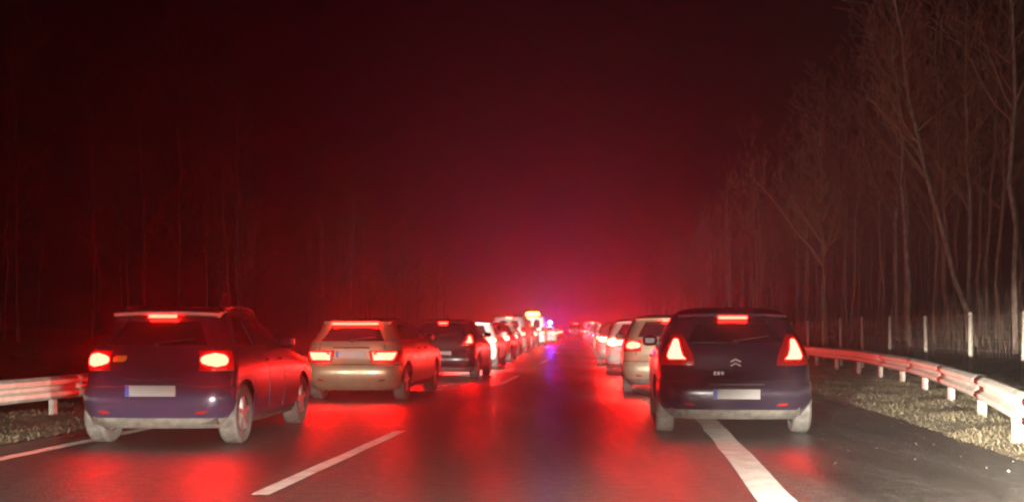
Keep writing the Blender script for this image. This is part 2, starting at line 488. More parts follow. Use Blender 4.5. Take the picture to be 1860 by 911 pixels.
# ------------------------------------------------------------------ cars
class Shell:
    """Outer skin of a car as a function of t (way round the plan, 0 rear centre .. 5 front centre, sign = side) and z."""
    def __init__(s, W, L, H, rear, front, width, rr=0.22, rf=0.35, bow=0.07):
        s.W, s.L, s.H, s.bow = W, L, H, bow
        s.yr, s.yf, s.w = pchip(rear), pchip(front), pchip(width)
        s.rr, s.rf = rr, rf
    def P0(s, t, z):
        a = abs(t); sg = -1 if t < 0 else 1
        w = s.w(z) * s.W / 2; yr, yf = s.yr(z), s.yf(z)
        ln = max(0.3, yf - yr)
        rr = min(s.rr, w * .6, ln * .3); rf = min(s.rf, w * .6, ln * .35)
        if a <= 1: x, y = a * (w - rr), yr
        elif a <= 2:
            q = (a - 1) * math.pi / 2; x, y = w - rr + rr * math.sin(q), yr + rr - rr * math.cos(q)
        elif a <= 3: x, y = w, yr + rr + (a - 2) * (ln - rr - rf)
        elif a <= 4:
            q = (a - 3) * math.pi / 2; x, y = w - rf + rf * math.cos(q), yf - rf + rf * math.sin(q)
        else: x, y = (5 - a) * (w - rf), yf
        u = (y - yr) / ln
        y2 = y + s.bow * (x / w) ** 2 * max(0, 1 - u * 4) - 0.12 * (x / w) ** 2 * max(0, u * 3 - 2)
        x *= 1 - 0.07 * max(0, 1 - (y - yr) / 1.1) ** 2 - 0.10 * max(0, 1 - (yf - y) / 1.3) ** 2
        return Vector((x * sg, y2, z))
    def N(s, t, z):
        e = 0.01
        dt = s.P0(t + e, z) - s.P0(t - e, z); dz = s.P0(t, z + e) - s.P0(t, z - e)
        n = dt.cross(dz)
        if n.length < 1e-9: return Vector((0, -1, 0))
        n.normalize()
        c = s.P0(t, z) - Vector((0, s.L * .5, s.H * .45))
        if n.dot(c) < 0: n = -n
        return n
    def P(s, t, z, off=0.0):
        p = s.P0(t, z)
        return p + s.N(t, z) * off if off else p
    def patch(s, tl, tr, z0, z1, off=0.006, nu=8, nv=5, deep=-0.012):
        """closed slab hugging the skin; tl, tr give the side limits (numbers or functions of v in 0..1); z0, z1 may be functions of u"""
        fl = tl if callable(tl) else (lambda v: tl); fr = tr if callable(tr) else (lambda v: tr)
        g0 = z0 if callable(z0) else (lambda u: z0); g1 = z1 if callable(z1) else (lambda u: z1)
        top = []; bot = []
        for j in range(nv + 1):
            v = j / nv
            for i in range(nu + 1):
                u = i / nu
                t = fl(v) + (fr(v) - fl(v)) * u; z = g0(u) + (g1(u) - g0(u)) * v
                edge = i in (0, nu) or j in (0, nv)
                top.append(s.P(t, z, off * (0.55 if edge else 1.0))); bot.append(s.P(t, z, deep))
        w = nu + 1; nn = len(top); f = []
        for j in range(nv):
            for i in range(nu): f.append((j * w + i, j * w + i + 1, j * w + w + i + 1, j * w + w + i))
        rim = [i for i in range(w)] + [j * w + nu for j in range(1, nv + 1)] + [nv * w + i for i in range(nu - 1, -1, -1)] + [j * w for j in range(nv - 1, 0, -1)]
        for a, b in zip(rim, rim[1:] + rim[:1]): f.append((b, a, a + nn, b + nn))
        return top + bot, f

def kinds(kind, L, H):
    """rear profile, front profile, width profile"""
    k = H / 1.48
    if kind == 'hatch':
        rear = [(.18, .16), (.30, .05), (.46, 0), (.58, .01), (.66, .07), (.82, .10), (.98, .13), (1.08 * k, .20), (1.30 * k, .42), (1.385 * k, .52), (1.43 * k, .66), (1.46 * k, .95), (H, 1.5)]
    elif kind == 'estate':
        rear = [(.18, .16), (.30, .05), (.46, 0), (.58, .01), (.66, .06), (.82, .08), (.98, .11), (1.08 * k, .16), (1.30 * k, .32), (1.385 * k, .40), (1.43 * k, .52), (1.46 * k, .85), (H, 1.6)]
    elif kind == 'sedan':
        rear = [(.18, .16), (.30, .05), (.46, 0), (.58, .01), (.66, .05), (.85, .06), (.96, .12), (1.00, .50), (1.08 * k, .72), (1.30 * k, 1.25), (1.385 * k, 1.5), (1.43 * k, 1.7), (1.46 * k, 1.95), (H, 2.2)]
    else:   # van
        rear = [(.20, .12), (.34, .03), (.46, 0), (.60, .01), (.66, .04), (1.0, .05), (1.2, .06), (H * .8, .10), (H * .93, .14), (H * .965, .20), (H * .985, .45), (H, .9)]
    if kind == 'van':
        front = [(.20, L - .12), (.45, L), (.75, L - .05), (1.0, L - .30), (1.12, L - .72), (H * .9, L - 1.5), (H * .97, L - 1.7), (H, L - 2.1)]
        width = [(.20, .88), (.35, .97), (.65, 1.0), (1.0, .985), (1.2, .97), (H * .8, .90), (H * .93, .86), (H * .965, .80), (H * .985, .68), (H, .45)]
    else:
        front = [(.18, L - .12), (.45, L), (.62, L - .03), (.78, L - .20), (.90, L - .75), (.985, L - 1.15), (1.30 * k, L - 1.85), (1.43 * k, L - 2.15), (H, L - 2.6)]
        width = [(.18, .86), (.30, .96), (.50, 1.0), (.72, 1.0), (.88, .98), (.98, .945), (1.08 * k, .90), (1.30 * k, .785), (1.385 * k, .735), (1.43 * k, .665), (1.46 * k, .54), (H, .30)]
    return rear, front, width

def wheel_meshes(r, w, hi):
    n = 28 if hi else 14
    prof = [(r * .60, -w / 2 + .012), (r * .72, -w / 2), (r * .93, -w / 2 + .004), (r, -w / 2 + .03), (r * 1.0, 0), (r, w / 2 - .03), (r * .93, w / 2 - .004), (r * .72, w / 2), (r * .60, w / 2 - .012)]
    v = []; f = []
    for i in range(n):
        a = 2 * math.pi * i / n
        for rad, x in prof: v.append((x, rad * math.cos(a), rad * math.sin(a)))
    m_ = len(prof)
    for i in range(n):
        j = (i + 1) % n
        for k in range(m_ - 1): f.append((i * m_ + k, i * m_ + k + 1, j * m_ + k + 1, j * m_ + k))
    rb = MB()
    rb.tube([(-w / 2 + .03, 0, 0), (w / 2 - .03, 0, 0)], r * .61, n)
    if hi:
        for k in range(5):
            a = 2 * math.pi * k / 5
            mt = Matrix.Rotation(a, 3, 'X')
            rb.box((0, 0, 0), (w - .02, r * .16, r * .58), mtx=mt.to_4x4() @ Matrix.Translation((0, 0, r * .30)))
        rb.tube([(-w / 2 + .008, 0, 0), (w / 2 - .008, 0, 0)], r * .14, 12)
    return (v, f), (rb.v, rb.f)

def beam_light(parent, loc, energy):
    l = bpy.data.lights.new('head_beam', 'SPOT'); l.energy = energy; l.color = (1.0, 0.94, 0.82)
    l.spot_size = R(72); l.spot_blend = 0.7; l.shadow_soft_size = 0.06
    o = bpy.data.objects.new('head_beam', l); COL.objects.link(o); o.parent = parent
    o.location = loc; o.rotation_euler = (R(88), 0, 0)
    return o

def car(name, kind, pos, yaw, W, L, H, pm, label, cat='car', group=None, hi=True, lamps='block', high=None, overhang=0.68, wb=None, r=0.31,
        spoiler=True, rails=False, plate_z=0.62, rear_lit=True, head=True, high_z=None, lower=M_LOWER, lamp_z=None, spoiler_m=None, bow=0.07, rr=0.22, lit=None, beam=None):
    lit = lit or (M_BRAKE if hi else M_BRAKE_FAR)
    lr = .36 if hi else .60; hh = .034 if hi else .055  # far lamps drawn larger to stand in for their glare
    root = tag(empty(name, (pos[0], pos[1], 0), -yaw), label, cat, group)
    rear, front, width = kinds(kind, L, H)
    S = Shell(W, L, H, rear, front, width, bow=bow, rr=rr)
    k = H / 1.48
    wb = wb or L * .60
    wy = (overhang, overhang + wb)
    arch = r + 0.055; sill = 0.20
    # ---- columns
    cols = [i / 5 for i in range(5)] + [1 + i / 5 for i in range(5)]
    ns = 46 if hi else 20
    cols += [2 + i / ns for i in range(ns)] + [3 + i / 5 for i in range(5)] + [4 + i / 4 for i in range(5)]
    full = [-c for c in cols[::-1][:-1]] + cols
    full = full[1:] if abs(full[0] + 5) < 1e-6 else full
    low = [0, .12, .25, .4, .55, .7, .85, 1.0] if hi else [0, .3, .6, 1.0]
    zb = 0.96 if kind != 'van' else 1.05
    if kind == 'van': hz = [1.12, 1.3, H * .72, H * .8, H * .88, H * .93, H * .955, H * .975, H * .99, H]
    else: hz = [1.0, 1.04, 1.08 * k, 1.15 * k, 1.22 * k, 1.30 * k, 1.35 * k, 1.385 * k, 1.41 * k, 1.43 * k, 1.445 * k, 1.46 * k, H - .006, H]
    if not hi: hz = hz[::2] + ([H] if hz[-1] not in hz[::2] else [])
    v = []; f = []; nc = len(full)
    zl = []
    for t in full:
        p = S.P0(t, .45); z = sill
        if 1.5 < abs(t) < 3.8:
            for q in wy:
                if abs(p.y - q) < arch: z = max(z, r + math.sqrt(arch * arch - (p.y - q) ** 2))
        zl.append(z)
    for s_ in low:
        for i, t in enumerate(full): v.append(S.P(t, zl[i] + (zb - zl[i]) * s_))
    for z in hz:
        for t in full: v.append(S.P(t, z))
    nr = len(low) + len(hz)
    for j in range(nr - 1):
        for i in range(nc):
            i2 = (i + 1) % nc
            f.append((j * nc + i, j * nc + i2, (j + 1) * nc + i2, (j + 1) * nc + i))
    f.append(tuple((nr - 1) * nc + i for i in range(nc)))
    mesh_obj('body', v, f, pm, root, True)
    # ---- underside
    ub = MB(); ub.box((0, L * .5, .44), (W - .56, L - .35, .46)); ub.box((0, wy[0] + wb / 2, .255), (W - .12, wb - 2 * arch - .06, .12))
    ub.box((0, .17 + (wy[0] - arch - .2) / 2, .30), (W - .36, max(.08, wy[0] - arch - .2), .14))
    ub.obj('underbody', M_UNDER, root)
    def put(nm, pt, m_, par=root, sm=True): return mesh_obj(nm, pt[0], pt[1], m_, par, sm)
    fine = 1 if hi else 0
    # ---- rear bumper, tailgate, lower valance
    put('rear_bumper', S.patch(-1.95, 1.95, .30, .60, .022, 26 if hi else 10, 4), pm)
    if hi and kind != 'van':
        put('bumper_gap', S.patch(-1.95, 1.95, .603, .619, .004, 26, 1), M_TRIM)
        put('bumper_strip', S.patch(-1.8, 1.8, .415, .438, .027, 26, 1), M_TRIM)
        for s_ in (-1, 1): put('tailgate_gap', S.patch(s_ * .965, s_ * .985, .63, 1.0 * min(k, 1), .004, 1, 5), M_TRIM)
    put('bumper_valance', S.patch(-1.7, 1.7, .19, .315, .018, 20 if hi else 8, 3), lower)
    ztop = 1.05 * k
    if kind == 'van':
        for s_ in (-1, 1): put('rear_door', S.patch(s_ * .02, s_ * 1.05, .63, H * .92, .010, 6, 8), pm)
        for s_ in (-1, 1): put('rear_window', S.patch(s_ * .12, s_ * .85, 1.22, H * .86, .016, 4, 4), M_GLASS)
    else:
        tg = put('tailgate', S.patch(lambda q: -.96 + .06 * q, lambda q: .96 - .06 * q, .625, 1.02 * min(k, 1) if kind != 'sedan' else .95, .010, 18 if hi else 8, 6), pm)
        if kind == 'sedan': put('rear_window', S.patch(lambda q: -1.0, lambda q: 1.0, 1.04, 1.36 * k, .006, 10, 6), M_GLASS)
        else:
            put('rear_window', S.patch(lambda q: -1.06 + .10 * q, lambda q: 1.06 - .10 * q, 1.055 * k, 1.335 * k, .009, 14 if hi else 8, 6), M_GLASS)
        if hi:
            hb = MB(); pz = plate_z + .11
            pc = S.P(0, pz, .02); hb.box((0, pc.y - .004, pz), (.62, .035, .028), .008)
            hb.obj('tailgate_handle', M_TRIM, root, True)
            wp = S.P(.12, 1.07 * k, .02); w2 = S.P(.75, 1.12 * k, .022)
            wm = MB(); wm.tube([S.P(.0, 1.06 * k, .02), S.P(.35, 1.085 * k, .026), S.P(.8, 1.11 * k, .026)], .009, 6).tube([S.P(0, 1.05 * k, .0), S.P(0, 1.05 * k, .035)], .022, 10)
            wm.obj('wiper', M_TRIM, root, True)
    # ---- side glass, doors
    if hi or kind != 'van':
        for s_ in (-1, 1):
            zt = 1.345 * k
            if kind == 'van':
                put('side_window', S.patch(s_ * 2.66, s_ * 2.93, 1.16, H * .84, .006, 4, 4), M_GLASS)
            else:
                b0 = 2.05 if kind != 'sedan' else 2.12
                put('side_window', S.patch(lambda q: s_ * (b0 + .02 * q), s_ * 2.30, 1.02, zt, .006, 5, 4), M_GLASS)
                put('side_window', S.patch(s_ * 2.325, s_ * 2.60, 1.02, zt, .006, 5, 4), M_GLASS)
                put('side_window', S.patch(s_ * 2.625, lambda q: s_ * (2.96 - .03 * q), 1.02, zt, .006, 5, 4), M_GLASS)
            if hi and kind != 'van':
                for (a, b) in ((2.345, 2.52), (2.53, 2.735)):
                    d = put('door', S.patch(s_ * a, s_ * b, .29, .945, .006, 6, 6), pm)
                    hp = S.P(s_ * (a + .035), .86, .02)
                    MB().box((hp.x, hp.y, hp.z), (.03, .17, .028), .009).obj('door_handle', M_TRIM if pm.name.startswith('gold') else pm, d, True)
                put('sill_trim', S.patch(s_ * 2.29, s_ * 2.76, .205, .275, .012, 8, 2), M_TRIM)
            # mirror
            mp_ = S.P(s_ * (2.92 if kind != 'van' else 2.96), 1.05 if kind != 'van' else 1.25)
            mm = MB(); mm.box((mp_.x + s_ * .12, mp_.y - .02, mp_.z), (.19, .10, .135), .035); mm.tube([(mp_.x - s_ * .02, mp_.y + .02, mp_.z - .05), (mp_.x + s_ * .08, mp_.y, mp_.z - .03)], .02, 6)
            mm.obj('mirror', pm, root, True)
    # ---- windscreen
    put('windscreen', S.patch(4.1, 4.98, (1.02 if kind != 'van' else 1.16), (1.36 * k if kind != 'van' else H * .86), .004, 4, 4), M_GLASS)
    # ---- rear lamps
    for s_ in (-1, 1):
        if lamps == 'teardrop':
            z0, z1 = lamp_z or (.74, 1.16)
            tl = put('tail_light', S.patch(lambda q: s_ * (.80 + .50 * q * q), lambda q: s_ * (1.75 - .15 * q), z0, z1, .020, 8, 8), M_TAIL)
            a, b = z0 + .06, z1 - .05
            put('lit_lens', S.patch(lambda q: s_ * (.94 + .38 * q ** .8), lambda q: s_ * (1.50 - .04 * q), a, b, .032, 6, 6), lit, tl)
        elif lamps == 'wide':
            z0, z1 = lamp_z or (.80, .98)
            tl = put('tail_light', S.patch(lambda q: s_ * (.56 - .06 * q), lambda q: s_ * 1.85, z0, z1, .020, 8, 4), M_TAIL)
            put('lit_lens', S.patch(lambda q: s_ * (.64 - .04 * q), lambda q: s_ * (1.35 + .15 * q), z0 + .035, z1 - .03, .030, 6, 3), lit, tl)
        elif lamps == 'tall':
            z0, z1 = lamp_z or (.78, 1.30)
            tl = put('tail_light', S.patch(s_ * .92, s_ * 1.6, z0, z1, .016, 5, 5), M_TAIL)
            put('lit_lens', S.patch(s_ * 1.0, s_ * 1.5, z0 + .10, z0 + .26, .026, 4, 3), lit, tl)
        else:
            z0, z1 = lamp_z or (.74, .97)
            tl = put('tail_light', S.patch(lambda q: s_ * (.82 + .04 * q), lambda q: s_ * 1.75, z0 + .03, z1 - .005, .020, 8, 4), M_TAIL)
            put('lit_lens', S.patch(lambda q: s_ * (1.22 - lr * (1 - abs(2 * q - 1) ** 2.4) ** .5 * .95 - .015), lambda q: s_ * (1.22 + lr * (1 - abs(2 * q - 1) ** 2.4) ** .5 * .95 + .015), z0 + (.07 if hi else .03), z1 - (.03 if hi else .01), .030, 8, 8), lit, tl)
        if hi: put('reflector', S.patch(s_ * .80, s_ * 1.05, .345, .385, .030, 3, 2), M_REFL)
    # ---- spoiler and high brake lamp
    zs = high_z or (1.375 * k if kind != 'van' else H * .94)
    hw = high or .17
    c = S.P(0, zs)
    if spoiler and kind in ('hatch', 'estate'):
        sp = MB(); n = 12; wtop = S.w(zs) * W / 2 * .90
        ring = []
        for i in range(n + 1):
            x = -wtop + 2 * wtop * i / n
            back = .10 * (1 - .55 * (x / wtop) ** 2)
            zz = zs + .035 - .018 * (x / wtop) ** 2
            y0 = S.P0(0, zs).y + .05 * (x / wtop) ** 2
            ring += [(x, y0 - back, zz), (x, y0 - back + .012, zz - .03), (x, y0 + .08, zz - .055), (x, y0 + .30, zz + .035)]
        ff = []
        for i in range(n):
            for j in range(4): ff.append((i * 4 + j, i * 4 + (j + 1) % 4, i * 4 + 4 + (j + 1) % 4, i * 4 + 4 + j))
        ff += [(0, 1, 2, 3), tuple(n * 4 + j for j in (3, 2, 1, 0))]
        sp = sp.add(ring, ff).obj('spoiler', spoiler_m or pm, root, True)
        hbm = MB(); hbm.box((0, c.y - .065, zs - .014), (hw * 2, .03, hh), .008)
        hbm.obj('high_brake_light', M_HIGH if hi else M_HIGH_FAR, root)
    else:
        hbm = MB(); hbm.box((0, c.y - .012, zs - .01), (hw * 2, .03, hh), .008)
        hbm.obj('high_brake_light', M_HIGH if hi else M_HIGH_FAR, root)
    # ---- plate
    pc = S.P(0, plate_z, .02)
    pb = MB(); pb.box((0, pc.y - .012, plate_z), (.52, .012, .112), .004)
    pl = pb.obj('number_plate', M_PLATE, root)
    if hi: MB().box((-.236, pc.y - .0195, plate_z), (.042, .004, .106)).obj('plate_band', M_PLATEBLUE, pl)
    # ---- wheels
    (tv, tf), (rv, rf_) = wheel_meshes(r, .205, hi)
    base = None
    for q in wy:
        for s_ in (-1, 1):
            loc = (s_ * (W / 2 - .125), q, r)
            if base is None:
                wh = mesh_obj('wheel', tv, tf, M_TYRE, root, True, loc); rim = mesh_obj('rim', rv, rf_, M_RIM, wh); base = (wh, rim)
            else:
                wh = base[0].copy(); COL.objects.link(wh); wh.parent = root; wh.location = loc
                rim = base[1].copy(); COL.objects.link(rim); rim.parent = wh
    # ---- exhaust, roof rails, aerial
    if hi:
        MB().tube([(.48 * W / 1.7, .10, .235), (.48 * W / 1.7, .42, .245)], .030, 12, False).obj('exhaust_pipe', M_CHROME, root, True)
        ay = S.yr(1.46 * k) + .25
        MB().tube([(0, ay, H - .03), (0, ay - .12, H + .10)], [.012, .004], 6).obj('aerial', M_TRIM, root)
    if rails:
        for s_ in (-1, 1):
            xx = S.w(1.43 * k) * W / 2 * .98 * s_
            y0, y1 = S.yr(1.40 * k) + .15, S.yf(1.40 * k) - .2
            MB().tube([(xx, y0, 1.40 * k), (xx, y0 + .10, 1.455 * k), (xx, (y0 + y1) / 2, 1.475 * k), (xx, y1 - .10, 1.455 * k), (xx, y1, 1.39 * k)], .017, 8).obj('roof_rail', M_CHROME, root, True)
    # ---- head lamps
    for s_ in (-1, 1):
        put('headlight', S.patch(s_ * 3.2, s_ * 4.2, .60, .74, .010, 5, 3), M_HEADGLASS)
        if head: beam_light(root, (s_ * W * .36, L + .06, .66), QUEUE_HEAD * (beam or (0.75 if hi else 4.0)))
    return root, S

P_VIOLET = paint('violet blue car paint', (0.055, 0.042, 0.105), 0.45, 0.30)
P_NAVY = paint('dark blue grey car paint', (0.030, 0.022, 0.050), 0.4, 0.30)
P_GOLD = paint('gold beige car paint', (0.46, 0.38, 0.24), 0.5, 0.34)
P_SILVER = paint('silver car paint', (0.48, 0.47, 0.46), 0.6, 0.32)
P_WHITE = paint('white car paint', (0.72, 0.71, 0.68), 0.0, 0.35, 0.12)
P_BLACK = paint('black car paint', (0.014, 0.013, 0.015), 0.2, 0.28)
P_RED = paint('red car paint', (0.28, 0.025, 0.02), 0.2, 0.30)
P_CHAMP = paint('champagne car paint', (0.50, 0.40, 0.28), 0.45, 0.34)
P_GREY = paint('mid grey car paint', (0.14, 0.14, 0.15), 0.5, 0.32)
P_BLUE = paint('blue car paint', (0.03, 0.06, 0.20), 0.4, 0.30)

def at(px, Y): return (px - 930.0) * Y / F

# left queue
c1, S1 = car('hatchback', 'estate', (at(277, 11.2), 11.15), 0.062, 1.66, 3.95, 1.45, P_VIOLET,
    'dark violet-blue hatchback with roof spoiler painted pale for the light on it, close beside the central guard rail', group='cars queuing in the left lane', lamps='block', overhang=.52, wb=2.42,
    plate_z=.575, rails=True, high=.15, lamp_z=(.74, .98), spoiler_m=P_WHITE, r=.31)  # spoiler is white in place of light caught along its edge
put_m = S1.patch(-.80, -.52, .86, .93, .016, 4, 3); mesh_obj('side_marker', put_m[0], put_m[1], M_AMBER, c1, True)
c2, S2 = car('estate_car', 'estate', (at(638, 18.3), 18.2), 0.11, 1.70, 4.5, 1.40, P_GOLD,
    'gold beige estate car with one long brake light bar across the tailgate top', group='cars queuing in the left lane', lamps='wide', high=.40, plate_z=.78, overhang=.66, lamp_z=(.64, .84), lower=P_GOLD)
car('hatchback', 'hatch', (at(800, 26), 26), 0.09, 1.72, 4.1, 1.46, P_BLACK, 'black hatchback next in front of the gold estate car', group='cars queuing in the left lane', lamps='teardrop', high=.10, lamp_z=(.80, 1.08), beam=5.0)
car('hatchback', 'hatch', (at(851, 33), 33), 0.085, 1.72, 4.1, 1.46, P_WHITE, 'white hatchback directly ahead of the black hatchback, its back lit white', group='cars queuing in the left lane', hi=False, lamps='block', high=.14)
car('sedan', 'sedan', (at(884, 40), 40), 0.08, 1.74, 4.4, 1.43, P_RED, 'dark red sedan with a low roof, ahead of the white hatchback', group='cars queuing in the left lane', hi=False, lamps='block', high=.14)
car('hatchback', 'hatch', (at(905, 47.5), 47.5), 0.075, 1.74, 4.0, 1.50, P_CHAMP, 'champagne hatchback between the dark red sedan and the silver van', group='cars queuing in the left lane', hi=False, lamps='block', high=.12)
car('delivery_van', 'van', (at(924, 55), 55), 0.07, 1.86, 4.8, 1.88, P_SILVER, 'silver delivery van with two small rear windows in the left queue', 'van', 'cars queuing in the left lane', hi=False, lamps='tall', high=.16, r=.33)
car('estate_car', 'estate', (at(940, 63), 63), 0.062, 1.74, 4.5, 1.46, P_WHITE, 'white estate car directly ahead of the silver van', group='cars queuing in the left lane', hi=False, lamps='wide', high=.14)
car('hatchback', 'hatch', (at(953, 70.5), 70.5), 0.056, 1.74, 4.0, 1.47, P_GREY, 'grey hatchback right behind the amber-lit recovery van', group='cars queuing in the left lane', hi=False, lamps='block', high=.14)
cv, Sv = car('recovery_van', 'van', (at(967, 78), 78), 0.055, 1.95, 5.2, 2.15, P_WHITE, 'white recovery van with a lit amber beacon on its roof', 'van', hi=False, lamps='tall', high=.14, r=.34)
MB().box((0, 0.55, 2.165), (1.0, .24, .03), .01).obj('beacon_base', M_TRIM, cv)
MB().box((0, .55, 2.265), (.90, .22, .22), .06).obj("amber_beacon", M_BEACON, cv, True)
cp, Sp = car('police_car', 'estate', (at(991, 88), 88), 0.052, 1.82, 4.6, 1.50, P_WHITE, 'white police car with a lit blue roof beacon in the gap between the queues', 'police car', hi=False, lamps='block', high=.14)
MB().box((0, 1.6, 1.52), (1.15, .24, .04), .015).obj('light_bar', M_TRIM, cp)
for xx in (-.32, .32): MB().box((xx, 1.6, 1.62), (.58, .24, .16), .05).obj('blue_lens', M_BLUELENS, cp, True)
MB().tube([(.34, 1.6, 1.69), (.34, 1.6, 1.78), (.34, 1.6, 1.82)], [.11, .10, .05], 10).obj('blue_beacon', M_BLUE, cp)
car('hatchback', 'hatch', (at(1000, 104), 104), 0.052, 1.74, 4.1, 1.47, P_GREY, 'grey hatchback far ahead, just past the police car', group='cars queuing in the left lane', hi=False)
car('estate_car', 'estate', (at(1008, 122), 122), 0.052, 1.76, 4.5, 1.47, P_BLUE, 'blue estate car farthest ahead in the left queue', group='cars queuing in the left lane', hi=False)
car('delivery_van', 'van', (at(1046, 150), 150), 0.052, 1.95, 5.2, 2.05, P_GREY, 'dim grey van far down the empty gap between the queues', 'van', hi=False, lamps='tall', head=False)

# right queue
c5, S5 = car('hatchback', 'hatch', (at(1336, 12.35), 12.30), 0.10, 1.80, 3.95, 1.47, P_NAVY,
    'dark blue-grey hatchback straddling the shoulder line, with high teardrop brake lights', group='cars queuing in the right lane', lamps='teardrop', overhang=.60, wb=2.46,
    plate_z=.475, high=.165, high_z=1.345, lamp_z=(.79, 1.13), r=.31, bow=.10, rr=.28, lit=M_BRAKE_SOFT, beam=2.6)
# badge: two stacked chevrons, small letters beside it
for dz in (0.0, .045):
    for s_ in (-1, 1):
        p = S5.P(.045 * s_, .80 + dz, .018)
        mt = Matrix.Rotation(R(28) * s_, 4, 'Y')
        MB().box((p.x, p.y - .004, p.z), (.075, .012, .018), .004, mt).obj('chevron_badge', M_BADGE, c5, True)
for i, (tx, h_) in enumerate(((-.40, .045), (-.33, .045), (-.255, .038))):
    p = S5.P(tx, .70, .016); MB().box((p.x, p.y - .003, p.z), (.032, .008, h_), .004).obj('letter_badge', M_BADGE, c5)
car('hatchback', 'hatch', (at(1215, 19.9), 19.9), 0.10, 1.74, 4.0, 1.48, P_CHAMP, 'champagne hatchback half hidden by the dark blue-grey hatchback', group='cars queuing in the right lane', lamps='block', high=.10, high_z=1.37, lamp_z=(.76, 1.0), beam=2.0)
RQ = 'cars queuing in the right lane'
car('hatchback', 'hatch', (at(1160, 28.6), 28.6), 0.092, 1.74, 4.0, 1.48, P_WHITE, 'white hatchback just ahead of the champagne hatchback', group=RQ, hi=False, lamps='block', high=.10, lamp_z=(.72, .98))
car('sedan', 'sedan', (at(1133, 36), 36), 0.085, 1.76, 4.4, 1.43, P_SILVER, 'silver sedan in the right queue, ahead of the white hatchback', group=RQ, hi=False)
car('hatchback', 'hatch', (at(1121, 43.5), 43.5), 0.078, 1.74, 4.0, 1.47, P_RED, 'red hatchback right ahead of the silver sedan', group=RQ, hi=False)
car('estate_car', 'estate', (at(1112, 51), 51), 0.071, 1.76, 4.5, 1.47, P_WHITE, 'white estate car in the right queue, ahead of the red hatchback', group=RQ, hi=False, lamps='wide')
car('hatchback', 'hatch', (at(1104, 59.5), 59.5), 0.065, 1.76, 4.1, 1.47, P_BLACK, 'black hatchback deep in the right queue', group=RQ, hi=False)
car('hatchback', 'hatch', (at(1097, 68.5), 68.5), 0.058, 1.76, 4.1, 1.47, P_SILVER, 'small far silver hatchback in the right queue with wide lit tail lights', group=RQ, hi=False, lamps='wide')
car('estate_car', 'estate', (at(1091, 79), 79), 0.052, 1.76, 4.5, 1.47, P_CHAMP, 'champagne estate car far off in the right queue', group=RQ, hi=False)
car('hatchback', 'hatch', (at(1084, 91), 91), 0.052, 1.76, 4.1, 1.47, P_WHITE, 'small far white hatchback just behind the last van of the right queue', group=RQ, hi=False, lamps='wide')
car('delivery_van', 'van', (at(1076, 106), 106), 0.052, 1.9, 5.0, 1.95, P_WHITE, 'far white van at the end of the right queue', 'van', RQ, hi=False, lamps='tall')


# ------------------------------------------------------------------ wildlife fence on the right
fr = tag(empty('wire_fence', (fence_x(20.6), 20.6, 0)), 'tall wire mesh fence on pale posts behind the curved guard rail', 'fence')
py = [13.4, 17.0, 20.6, 23.8, 27.4, 31.3, 35.0, 38.6, 42.2, 46.0]
while py[-1] < 125: py.append(py[-1] + 3.8)
fx0, fy0 = fence_x(20.6), 20.6
first = None
for y in py:
    x = fence_x(y); gz = ground_z(x, y) - .3
    if first is None or True:
        top = 1.56 + random.uniform(-.03, .03); h = top - gz
        mb = MB(); mb.tube([(0, 0, gz), (0, 0, top - .02), (0, 0, top)], [.048, .044, .030], 8)
        o = mb.obj('fence_post', M_FENCEPOST, fr, True, (x - fx0, y - fy0, 0)); o.rotation_euler = (R(random.uniform(-1.2, 1.2)), R(random.uniform(-1.2, 1.2)), 0)
wm = MB()
for y0, y1 in zip(py[:-1], py[1:]):
    if y1 > 75: break
    for z in (.15, .35, .55, .75, .95, 1.15, 1.32, 1.48):
        wm.tube([(fence_x(y0) - fx0 - .05, y0 - fy0, z), (fence_x(y1) - fx0 - .05, y1 - fy0, z)], .0028, 3, False)
    if y1 < 48:
        yy = y0 + .2
        while yy < y1:
            wm.tube([(fence_x(yy) - fx0 - .052, yy - fy0, .1), (fence_x(yy) - fx0 - .052, yy - fy0, 1.48)], .002, 3, False); yy += .2
w = wm.obj('wire_mesh', M_WIRE, fr); w['kind'] = 'stuff'


